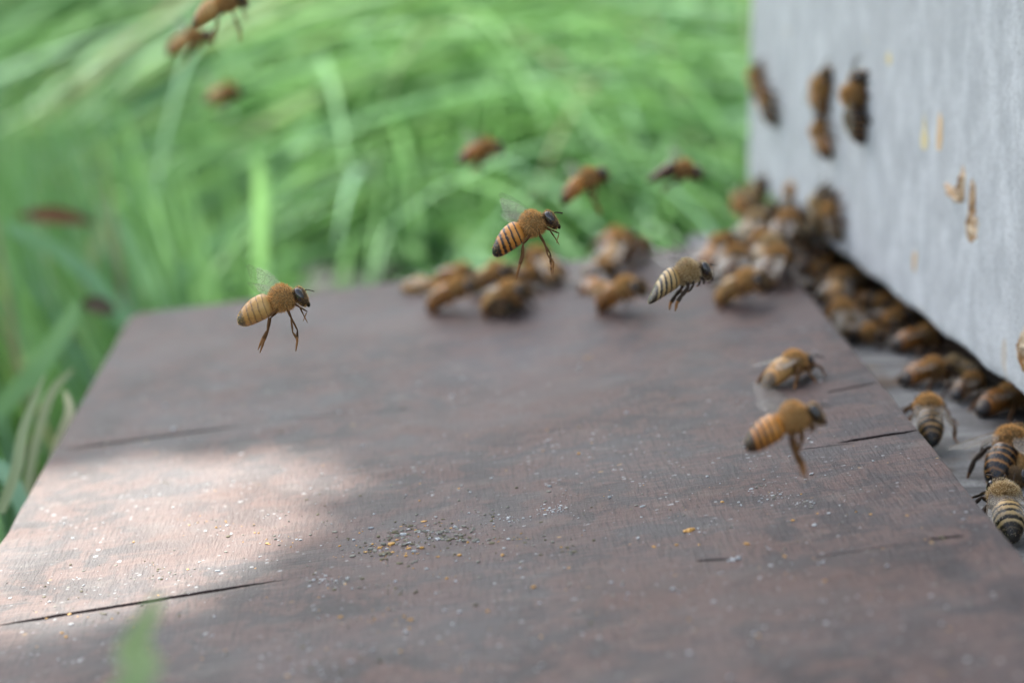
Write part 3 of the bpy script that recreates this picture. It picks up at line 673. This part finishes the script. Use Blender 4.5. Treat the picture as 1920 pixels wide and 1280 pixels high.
def build_hair(hairsrc, V, pale):
    hr = random.Random(5); HV, HF, rn = [], [], []
    cen = np.array([0, 0, 3.0])*MM
    th = [f for f, m in hairsrc if m == 1 and len(f) == 4]; hd = [f for f, m in hairsrc if m == 2 and len(f) == 4]; ab = [f for f, m in hairsrc if m == 0 and len(f) == 4]
    def grow(faces, n, L, back, band=False):
        ar = [np.linalg.norm(np.cross(V[f[1]]-V[f[0]], V[f[3]]-V[f[0]])) for f in faces]; tot = sum(ar)
        pick = hr.choices(range(len(faces)), weights=ar, k=n)
        for i in pick:
            f = faces[i]; a, b = hr.random(), hr.random()
            p = (V[f[0]]*(1-a)+V[f[1]]*a)*(1-b) + (V[f[3]]*(1-a)+V[f[2]]*a)*b
            nr = -np.cross(V[f[1]]-V[f[0]], V[f[3]]-V[f[0]]); l = np.linalg.norm(nr)
            if l < 1e-14: continue
            nr = nr/l
            # outward from body axis
            cx = np.array([p[0], 0, np.mean([V[j][2] for j in f])]); 
            d = nr if nr.dot(p - np.array([p[0], 0, 3.0*MM*.9])) > 0 or band else -nr
            d = d*(1-back) + np.array([-back, 0, 0]) + np.array([hr.gauss(0, .28) for _ in range(3)]); d /= np.linalg.norm(d)
            s = np.cross(d, [hr.gauss(0, 1) for _ in range(3)]); s /= np.linalg.norm(s)
            w = .040*MM; ll = L*MM*hr.uniform(.6, 1.15); o_ = len(HV)
            HV.extend([p-s*w-d*.05*MM, p+s*w-d*.05*MM, p+d*ll]); HF.append((o_, o_+1, o_+2)); rn.extend([hr.random()]*3)
    grow(th, 2600, .62, .3); grow(hd, 420, .34, .1); grow(ab, 1500 if pale else 450, .34, .72, True)
    me = npmesh('hair', HV, HF); a = me.attributes.new('rnd', 'FLOAT', 'POINT'); a.data.foreach_set('value', rn)
    return me
def wing_mesh(L, Wd, hind=False):
    """wing lying along -x, root at the origin; leading edge on +y"""
    V, Fc, uv = [], [], []; nx, ny = 14, 6
    for i in range(nx+1):
        f = i/nx
        up = Wd*.22*math.sin(math.pi*min(1, f*1.05))**.6 if f > 0 else 0.02
        dn = -Wd*.85*(math.sin(math.pi*(f**.75)*.97))**.8 if f > 0 else -.05
        if f > .98: up, dn = .05, -.25*Wd
        for j in range(ny+1):
            g = j/ny; yv = up*(1-g)+dn*g; V.append((-f*L, yv, .10*math.sin(g*9+f*3)*(.3 if hind else .5)+.25*math.sin(f*3.1)*(.5-g))); uv.append((f*2.2, g))
    for i in range(nx):
        for j in range(ny): a = i*(ny+1)+j; Fc.append((a, a+1, a+ny+2, a+ny+1))
    # leading vein as a thin rod
    v, f = tube([(0, 0, 0), (-L*.3, Wd*.2, .02), (-L*.75, Wd*.2, .0), (-L*.95, Wd*.08, 0)], [.09, .08, .06, .03], 5, 2)
    o_ = len(V); nb_ = len(Fc); V += [tuple(p) for p in v]; Fc += [tuple(i+o_ for i in ff) for ff in f]; uv += [(0, 0)]*len(v)
    me = npmesh('wing', np.array(V)*MM, Fc, [0]*nb_+[1]*(len(Fc)-nb_))
    me.polygons.foreach_set('use_smooth', [True]*len(Fc))
    u = me.uv_layers.new(name='UVMap'); idx = [0]*len(me.loops); me.loops.foreach_get('vertex_index', idx)
    u.data.foreach_set('uv', [c for i in idx for c in uv[i]])
    return me
FORE, HIND = wing_mesh(9.2, 3.0), wing_mesh(6.4, 1.9, True)
FOREC, HINDC = FORE.copy(), HIND.copy()
for m_ in (FOREC, HINDC):                       # beating wings: the thick front vein is too fine to see
    bm = bmesh.new(); bm.from_mesh(m_); bmesh.ops.delete(bm, geom=[f for f in bm.faces if f.material_index == 1], context='FACES'); bm.to_mesh(m_); bm.free()
for m_, w_ in ((FORE, M_WING), (HIND, M_WING), (FOREC, M_WINGC), (HINDC, M_WINGC)): m_.materials.append(w_); m_.materials.append(M_LEG)
def antenna_mesh(s):
    v, f = tube([(3.6, .35*s, 3.1), (4.6, .8*s, 3.7), (4.9, .95*s, 3.65), (6.0, 1.3*s, 3.0), (6.6, 1.5*s, 2.5)], [.13, .12, .13, .13, .10], 6, 2)
    return npmesh('antenna', [tuple(c*MM for c in p) for p in v], f)
ANT = {1: antenna_mesh(1), -1: antenna_mesh(-1)}
for a in ANT.values(): a.materials.append(M_LEGD)
PROTO = {}
def bee_data(kind, pose, bend):
    key = (kind, pose, bend)
    if key not in PROTO:
        bm_, src, V = build_body(pose, R(bend), kind == 'dark')
        dk = kind in ('dark',)
        for m in (AB[kind], M_THD if dk else M_THX, M_HEAD, M_EYE, M_LEGD if dk or kind == 'striped' else M_LEG, M_TARS if not dk else M_LEG): bm_.materials.append(m)
        hm = build_hair(src, V, kind == 'golden'); hm.materials.append(M_HAIRP if kind in ('striped',) else M_HAIR)
        PROTO[key] = (bm_, hm)
    return PROTO[key]
def make_bee(kind, pose, bend, M, label, group, wings):
    root = empty('honey_bee', M); tag(root, label, 'bee', group)
    bm_, hm = bee_data(kind, pose, bend)
    b = bpy.data.objects.new('body', bm_); COL.objects.link(b); b.parent = root
    h = bpy.data.objects.new('hair', hm); COL.objects.link(h); h.parent = root
    for s in (1, -1):
        a = bpy.data.objects.new('antenna', ANT[s]); COL.objects.link(a); a.parent = root
        if pose != 'walk': a.matrix_basis = Matrix.Translation((1.45*MM, .15*s*MM, 1.2*MM)) @ Matrix.Scale(.6, 4)
        for fw, me in ((True, FOREC if wings == 'fly' else FORE), (False, HINDC if wings == 'fly' else HIND)):
            w = bpy.data.objects.new('wing', me); COL.objects.link(w); w.parent = root
            x0 = .5 if fw else -.4; piv = Matrix.Translation((x0*MM, 1.55*s*MM, (4.55 if fw else 4.3)*MM))
            if wings == 'fly': yaw, el = (62 if fw else 48), (38 if fw else 30)
            elif wings == 'spread': yaw, el = (38 if fw else 34), 4
            else: yaw, el = (13 if fw else 17), -2
            # wing lies along -x; yaw swings the tip outwards, el lifts it
            W_ = piv @ Matrix.Rotation(R(-yaw*s), 4, 'Z') @ Matrix.Rotation(R(el), 4, 'Y') @ Matrix.Rotation(R((-14 if wings != 'fly' else 20)*s), 4, 'X')
            if s < 0: W_ = W_ @ Matrix.Scale(-1, 4, (0, 1, 0))
            w.matrix_basis = W_
    return root
def frame(c, fwd, up, sc):
    f = fwd.normalized(); l = up.cross(f).normalized(); u = f.cross(l)
    return Matrix.Translation(c) @ Matrix((( f.x, l.x, u.x, 0), (f.y, l.y, u.y, 0), (f.z, l.z, u.z, 0), (0, 0, 0, 1))) @ Matrix.Scale(sc, 4) 
REPORT = []
def surf_bee(tail, head, plane, kind, label, group, bend=8, wings='rest', lift=0.0, sc=None, pose='walk', roll=0):
    """a bee standing on a plane ('board','wall','floor'), tail and head given in photo pixels"""
    p0, n = {'board': (B0, nb), 'wall': (H0, nh), 'floor': (Vector((0, 0, ZF)), Z3)}[plane]
    q = p0 + n*(.0028+lift)
    T, Hh = hit(*tail, q, n), hit(*head, q, n); Lr = (Hh-T).length/(12.7*MM)
    s = sc or min(max(Lr, .95), 1.2)
    d = Hh-T
    if Lr > s:                                # head raised: the line of sight to the head meets a sphere of one bee length
        T = hit(*tail, p0+n*(.0012+lift), n); r_ = ray(*head).normalized(); oc = CAM-T; bq = oc.dot(r_); cq = oc.length_squared-(12.7*MM*s)**2; disc = bq*bq-cq
        tt = -bq-math.sqrt(max(disc, 0)); d = CAM+r_*tt-T
        up_ = math.asin(max(-1, min(1, d.normalized().dot(n)))); cap = R(17 if plane != 'wall' else 20)
        if up_ > cap:
            fl = (d - n*d.dot(n)).normalized()
            if fl.dot(Hh-T) < 0: fl = (Hh-T).normalized()
            d = (fl*math.cos(cap)+n*math.sin(cap))
    REPORT.append((label[:40], round(Lr, 2)))
    f = d.normalized(); un = (n - f*n.dot(f)).normalized(); c = T + f*(8.5*MM*s) - un*((2.0 if Lr > s else 2.8)*MM*s)
    upv = un if not roll else Quaternion(f, R(roll)) @ un
    return make_bee(kind, pose, bend, frame(c, f, upv, s), label, group, wings)
def fly_bee(tail, head, depth, kind, label, away=1, group='bees in flight above the landing board', bend=12, pose='fly', sc=1.0, roll=0, wings='fly'):
    px = math.hypot(head[0]-tail[0], head[1]-tail[1]); need = 12.7*MM*sc; have = px*depth/F
    ratio = min(have/need, 1); th = math.acos(ratio)*away; REPORT.append((label[:40], round(have/need, 2)))
    img = (RT*(head[0]-tail[0]) - UP*(head[1]-tail[1])).normalized()
    f = (img*math.cos(th) + FW*math.sin(th)).normalized(); mid = at((tail[0]+head[0])/2, (tail[1]+head[1])/2, depth)
    u = UP - f*UP.dot(f); u = Quaternion(f, R(roll)) @ u.normalized()
    u = u.normalized(); c = mid + f*(2.2*MM*sc) - u*(2.9*MM*sc)
    return make_bee(kind, pose, bend, frame(c, f, u, sc), label, group, wings)

# in flight
fly_bee((441, 594), (577, 548), .402, 'golden', 'golden bee hovering sharp in front of the far left board corner, hind legs dangling', -1, bend=3)
fly_bee((917, 464), (1044, 403), .410, 'orange', 'orange bee with black tail tip hovering above the board just behind the row of bees', -1, bend=8)
fly_bee((1210, 541), (1332, 500), .425, 'striped', 'pale striped bee flying low between the board clusters, seen from the side', 1, bend=30, pose='tuck')
fly_bee((1392, 828), (1542, 766), .350, 'orange', 'big blurred orange bee flying low over the right of the board, one leg down', 1, bend=3, pose='trail')
fly_bee((1042, 372), (1142, 316), .545, 'orange', 'blurred orange bee diagonal against the grass, its legs hanging', 1, bend=12, pose='trail')
fly_bee((1215, 318), (1318, 322), .56, 'dark', 'blurred bee with curled black abdomen flying near the hive', 1, bend=32, pose='tuck')
fly_bee((856, 294), (942, 272), .60, 'orange', 'blurred orange bee flying alone in mid air above the clusters', 1, pose='tuck')
fly_bee((386, 186), (447, 166), .70, 'golden', 'faint small bee far off against the grass, lowest of the three at upper left', 1, pose='tuck')
fly_bee((310, 94), (396, 60), .60, 'golden', 'blurred slim bee just under the topmost bee at upper left', 1, pose='tuck', bend=0)
fly_bee((356, 34), (462, -8), .50, 'golden', 'topmost bee cut by the upper photo edge, a leg hanging down', 1, bend=14)

# on the hive front
GW = 'bees crawling on the hive front'
surf_bee((1612, 270), (1618, 128), 'wall', 'dark', 'large dark bee climbing the hive front, head up, wings folded grey', GW, bend=6, sc=1.38)
surf_bee((1534, 212), (1560, 130), 'wall', 'orange', 'orange bee partly behind the large dark bee on the hive front', GW, roll=10)
surf_bee((1546, 298), (1536, 228), 'wall', 'orange', 'orange bee on the hive front directly below the one beside the dark bee', GW)
surf_bee((1424, 192), (1416, 120), 'wall', 'orange', 'blurred bee highest at the far corner of the hive', GW)
surf_bee((1446, 236), (1436, 172), 'wall', 'dark', 'blurred dark bee just under the highest bee at the hive corner', GW, wings='spread')
surf_bee((1478, 428), (1516, 322), 'wall', 'dark', 'bee with dark head climbing up from the cluster at the entrance', GW, wings='rest')
surf_bee((1532, 440), (1544, 352), 'wall', 'striped', 'tan striped bee beside the climbing bee above the entrance', GW)
surf_bee((1420, 410), (1436, 335), 'wall', 'striped', 'blurred upright bee at the lower hive corner', GW)
surf_bee((1384, 372), (1412, 388), 'wall', 'orange', 'small orange blurred bee sticking out past the hive corner', GW, lift=.003)
surf_bee((1500, 460), (1476, 392), 'wall', 'dark', 'dark bee hanging at the lower edge of the hive front', GW)
surf_bee((1552, 474), (1524, 424), 'wall', 'dark', 'bee clinging to the rim above the dark entrance', GW, lift=-.001)
surf_bee((1470, 452), (1448, 386), 'wall', 'ringed', 'dark ringed bee head up beside the golden one low on the hive corner', GW)
surf_bee((1520, 452), (1498, 404), 'wall', 'striped', 'striped bee half hidden over the dark hanging bee on the hive rim', GW, lift=.002)
surf_bee((1565, 452), (1560, 392), 'wall', 'ringed', 'dark ringed bee right of the tan striped bee on the hive rim', GW)
surf_bee((1408, 440), (1400, 384), 'wall', 'ringed', 'bee under the small orange one at the outer hive corner', GW, lift=.002)
surf_bee((1440, 452), (1462, 398), 'wall', 'golden', 'golden bee low on the hive corner above the board', GW)

# on the landing board
GL = 'bees gathered on the far end of the landing board'
def lb(t, h, kind, label, **k): surf_bee(t, h, 'board', kind, label, GL, **k)
lb((755, 535), (850, 565), 'golden', 'leftmost bee of the board clusters, facing right')
lb((800, 575), (890, 525), 'orange', 'bee crossing behind the leftmost bee with its head up right')
lb((815, 515), (890, 512), 'orange', 'orange bee at the back of the left cluster')
lb((905, 578), (990, 540), 'golden', 'bee in front of the middle cluster with pale wings', wings='spread')
lb((885, 540), (960, 505), 'golden', 'golden bee in the middle of the middle cluster')
lb((935, 520), (1030, 515), 'golden', 'bee at the back of the middle cluster facing right')
lb((975, 548), (935, 575), 'striped', 'striped bee facing the viewer at the front of the middle cluster')
lb((1050, 528), (985, 505), 'golden', 'rightmost bee of the middle cluster, next to bare board')
lb((1095, 530), (1150, 580), 'orange', 'leftmost bee of the right cluster, facing the near side')
lb((1120, 572), (1205, 530), 'orange', 'bee with wings folded at the front of the right cluster')
lb((1085, 520), (1150, 500), 'dark', 'dark bee at the rear of the right cluster')
lb((1135, 510), (1180, 478), 'golden', 'golden bee between the rear bees of the right cluster')
lb((1125, 462), (1170, 440), 'orange', 'orange bee at the far board edge against the grass')
lb((1165, 478), (1215, 458), 'dark', 'bee right of the orange one at the far board edge')
lb((1342, 560), (1432, 508), 'golden', 'pale winged bee on the board closest to the hive entrance cluster')
lb((1318, 515), (1378, 478), 'orange', 'orange bee behind the striped flying bee')
lb((1372, 535), (1412, 470), 'dark', 'dark bee behind the pale winged bee near the entrance')
lb((1400, 500), (1470, 470), 'golden', 'bee by the inner corner of board and hive')
lb((1388, 468), (1432, 440), 'striped', 'blurred bee at the far right board corner')
lb((1430, 540), (1480, 500), 'dark', 'dark bee at the right edge of the board near the cluster')
lb((1455, 505), (1425, 478), 'ringed', 'dark ringed bee turned back to the far side, in the knot at the hive corner')
lb((1452, 470), (1490, 440), 'dark', 'black bee between board corner and hive rim')
lb((1350, 500), (1400, 492), 'striped', 'striped bee at the outer side of the knot by the hive corner')
lb((1410, 520), (1455, 492), 'striped', 'striped bee in the middle of the knot by the hive corner')
lb((1434, 706), (1518, 674), 'golden', 'single bee walking alone on the bare right part of the board', bend=16)

# in and before the entrance
GE = 'bees in the entrance slot under the hive front'
def eb(t, h, kind, label, **k): surf_bee(t, h, 'floor', kind, label, GE, **k)
eb((1510, 500), (1560, 520), 'orange', 'farthest orange bee in the shadow of the entrance')
eb((1498, 535), (1580, 548), 'dark', 'dark bee beside the board edge at the far entrance')
eb((1535, 548), (1610, 530), 'orange', 'tan bee in the far half of the entrance')
eb((1560, 575), (1600, 530), 'golden', 'golden bee head down in the far half of the entrance')
eb((1545, 592), (1625, 610), 'golden', 'bee with pale shining wings lying along the board edge', wings='spread')
eb((1590, 560), (1650, 600), 'orange', 'orange brown bee inside the entrance behind the pale winged one')
eb((1570, 620), (1650, 630), 'dark', 'dark bee closest to the board edge before the bare grey floor')
eb((1620, 560), (1670, 575), 'dark', 'shadowed bee deep under the hive front')
eb((1480, 480), (1530, 500), 'dark', 'dark bee squeezed in the corner of board and hive')
eb((1672, 642), (1768, 630), 'orange', 'orange banded bee with black belly alone at the mouth of the entrance', bend=2)
eb((1690, 705), (1780, 690), 'orange', 'shaded orange bee standing behind the bee that straddles the board edge')
eb((1850, 700), (1782, 688), 'striped', 'bee facing out with striped back right under the hive rim')
eb((1835, 760), (1925, 740), 'orange', 'orange and black striped bee in the shadow at the near end of the slot')
eb((1530, 478), (1570, 500), 'ringed', 'dark ringed bee high in the far slot just under the rim')
eb((1575, 520), (1620, 545), 'ringed', 'dark ringed bee behind the golden head down bee in the slot')
eb((1640, 590), (1690, 610), 'ringed', 'dark bee deep in the slot behind the orange brown one')
eb((1600, 640), (1560, 600), 'ringed', 'dark ringed bee turned away along the board edge')
eb((1505, 512), (1540, 480), 'dark', 'black bee climbing into the far end of the slot')
eb((1660, 575), (1720, 600), 'dark', 'black bee in the dark, far behind the orange banded bee')
eb((1790, 735), (1840, 715), 'dark', 'dark bee half hidden between two banded ones')
GF = 'bees on the grey floor strip beside the board'
surf_bee((1748, 828), (1716, 738), 'floor', 'ringed', 'bee with black shiny abdomen climbing onto the brown board edge', GF, bend=10, lift=.002, sc=1.12)
surf_bee((1862, 902), (1962, 812), 'floor', 'dark', 'black bee with thin orange rings cut by the right photo edge', GF, bend=10, wings='spread', sc=1.28)
surf_bee((1898, 1010), (1838, 900), 'floor', 'striped', 'striped furry bee nearest on the grey floor, head to the board', GF, bend=6, lift=.0005, sc=1.15)
surf_bee((1965, 870), (1895, 905), 'floor', 'golden', 'bee peeking in from the right photo edge under the black one', GF)

# ------------------------------------------------------------------ crumbs on the board
CM = [plain('crumb_white', (.38, .40, .41), .7), plain('crumb_grey', (.20, .20, .17), .85), plain('crumb_amber', (.50, .27, .06), .6), plain('crumb_olive', (.14, .13, .08), .9)]
def crumbs(items, name):
    V, Fc, mi = [], [], []
    base = [(0, 0, 1), (.894, 0, .447), (.276, .851, .447), (-.724, .526, .447), (-.724, -.526, .447), (.276, -.851, .447), (.724, .526, -.447), (-.276, .851, -.447), (-.894, 0, -.447), (-.276, -.851, -.447), (.724, -.526, -.447), (0, 0, -1)]
    fc = [(0, 1, 2), (0, 2, 3), (0, 3, 4), (0, 4, 5), (0, 5, 1), (1, 6, 2), (2, 7, 3), (3, 8, 4), (4, 9, 5), (5, 10, 1), (6, 7, 2), (7, 8, 3), (8, 9, 4), (9, 10, 5), (10, 6, 1), (11, 7, 6), (11, 8, 7), (11, 9, 8), (11, 10, 9), (11, 6, 10)]
    for (x, y, r, m) in items:
        sx, sy, sz = r*random.uniform(.6, 1.7), r*random.uniform(.6, 1.4), r*random.uniform(.3, .7); a = random.random()*6.3; o_ = len(V)
        for b in base:
            k = random.uniform(.7, 1.3); bx, by = b[0]*sx*k, b[1]*sy*k
            V.append((x+bx*math.cos(a)-by*math.sin(a), y+bx*math.sin(a)+by*math.cos(a), max(b[2]*sz*k+sz*.4, -.0001)))
        Fc += [tuple(i+o_ for i in f) for f in fc]; mi += [m]*len(fc)
    o = link(name, npmesh(name, V, Fc, mi), CM, mat=MB); return o
items = []
def cluster(px, py, sx, sy, n, mats, r0=.00009, r1=.00034):
    for _ in range(n):
        x, y = board_st(px+random.gauss(0, sx), py+random.gauss(0, sy)); items.append((x, y, r0*(r1/r0)**(random.random()**1.9), random.choice(mats)))
cluster(800, 1005, 60, 14, 260, (0, 1, 1, 3, 3), r1=.0005); cluster(820, 1010, 110, 26, 160, (0, 1, 3, 3, 2), r1=.0004); cluster(720, 1035, 40, 10, 90, (1, 3, 2), r1=.00055); cluster(620, 1090, 25, 9, 60, (0, 0, 1, 3)); cluster(745, 1105, 14, 6, 26, (1, 3, 1))
cluster(1035, 955, 18, 6, 60, (0, 0, 0)); cluster(955, 972, 16, 4, 22, (0,)); cluster(915, 962, 10, 5, 16, (1, 3)); cluster(1440, 930, 16, 5, 34, (0, 1)); cluster(1505, 943, 12, 3, 30, (0, 1)); cluster(1425, 912, 12, 4, 16, (0, 1))
cluster(1060, 1030, 20, 6, 20, (1, 3)); cluster(960, 1012, 24, 4, 20, (1, 2)); cluster(300, 1075, 40, 12, 60, (0, 1, 3)); cluster(420, 985, 40, 10, 40, (2, 1, 0)); cluster(500, 965, 20, 6, 24, (0, 1)); cluster(530, 1012, 40, 8, 30, (0, 1, 2))
cluster(700, 1160, 40, 10, 30, (2, 1, 0)); cluster(620, 1245, 60, 14, 70, (0, 1, 3)); cluster(870, 1250, 26, 8, 20, (0, 1)); cluster(110, 1110, 60, 14, 50, (1, 3, 0)); cluster(170, 1155, 60, 8, 30, (1, 2, 3)); cluster(1290, 1100, 200, 40, 60, (0, 0, 1))
cluster(1550, 940, 170, 60, 60, (0, 0, 2)); cluster(600, 1180, 300, 60, 140, (0, 1, 1, 3, 2)); cluster(900, 950, 320, 60, 120, (0, 1, 3)); cluster(900, 760, 400, 70, 60, (0, 0, 1), r1=.0006); cluster(1600, 1150, 180, 60, 50, (0, 0, 1))
cluster(960, 1040, 560, 170, 620, (0, 0, 1, 1, 2, 3), r1=.00040)
items = [(x, y, r, m) for (x, y, r, m) in items if TL+.003 < x < tr_f(y)-.003 and .15 < y < SL-.008]
tag(crumbs(items, 'board_crumbs'), 'scattered wax, lime and dirt crumbs lying on the brown board', 'crumbs', kind='stuff')
def pellet(px, py, r, m, label, name, cat, n=5):
    x0, y0 = board_st(px, py); its = [(x0+random.gauss(0, r*.7), y0+random.gauss(0, r*.5), r*random.uniform(.6, 1), m) for _ in range(n)]
    tag(crumbs(its, name), label, cat)
pellet(1293, 995, .0006, 2, 'bright amber pollen crumb lying alone on the board', 'pollen_crumb', 'crumb')
pellet(1381, 1049, .0007, 0, 'pale husk at the end of the short red brown crack', 'seed_husk', 'husk', 3)
pellet(1103, 670, .0005, 2, 'light crumb of wax on the board below the striped flying bee', 'wax_crumb', 'crumb', 3)
for r_ in REPORT: print('BEE', r_)
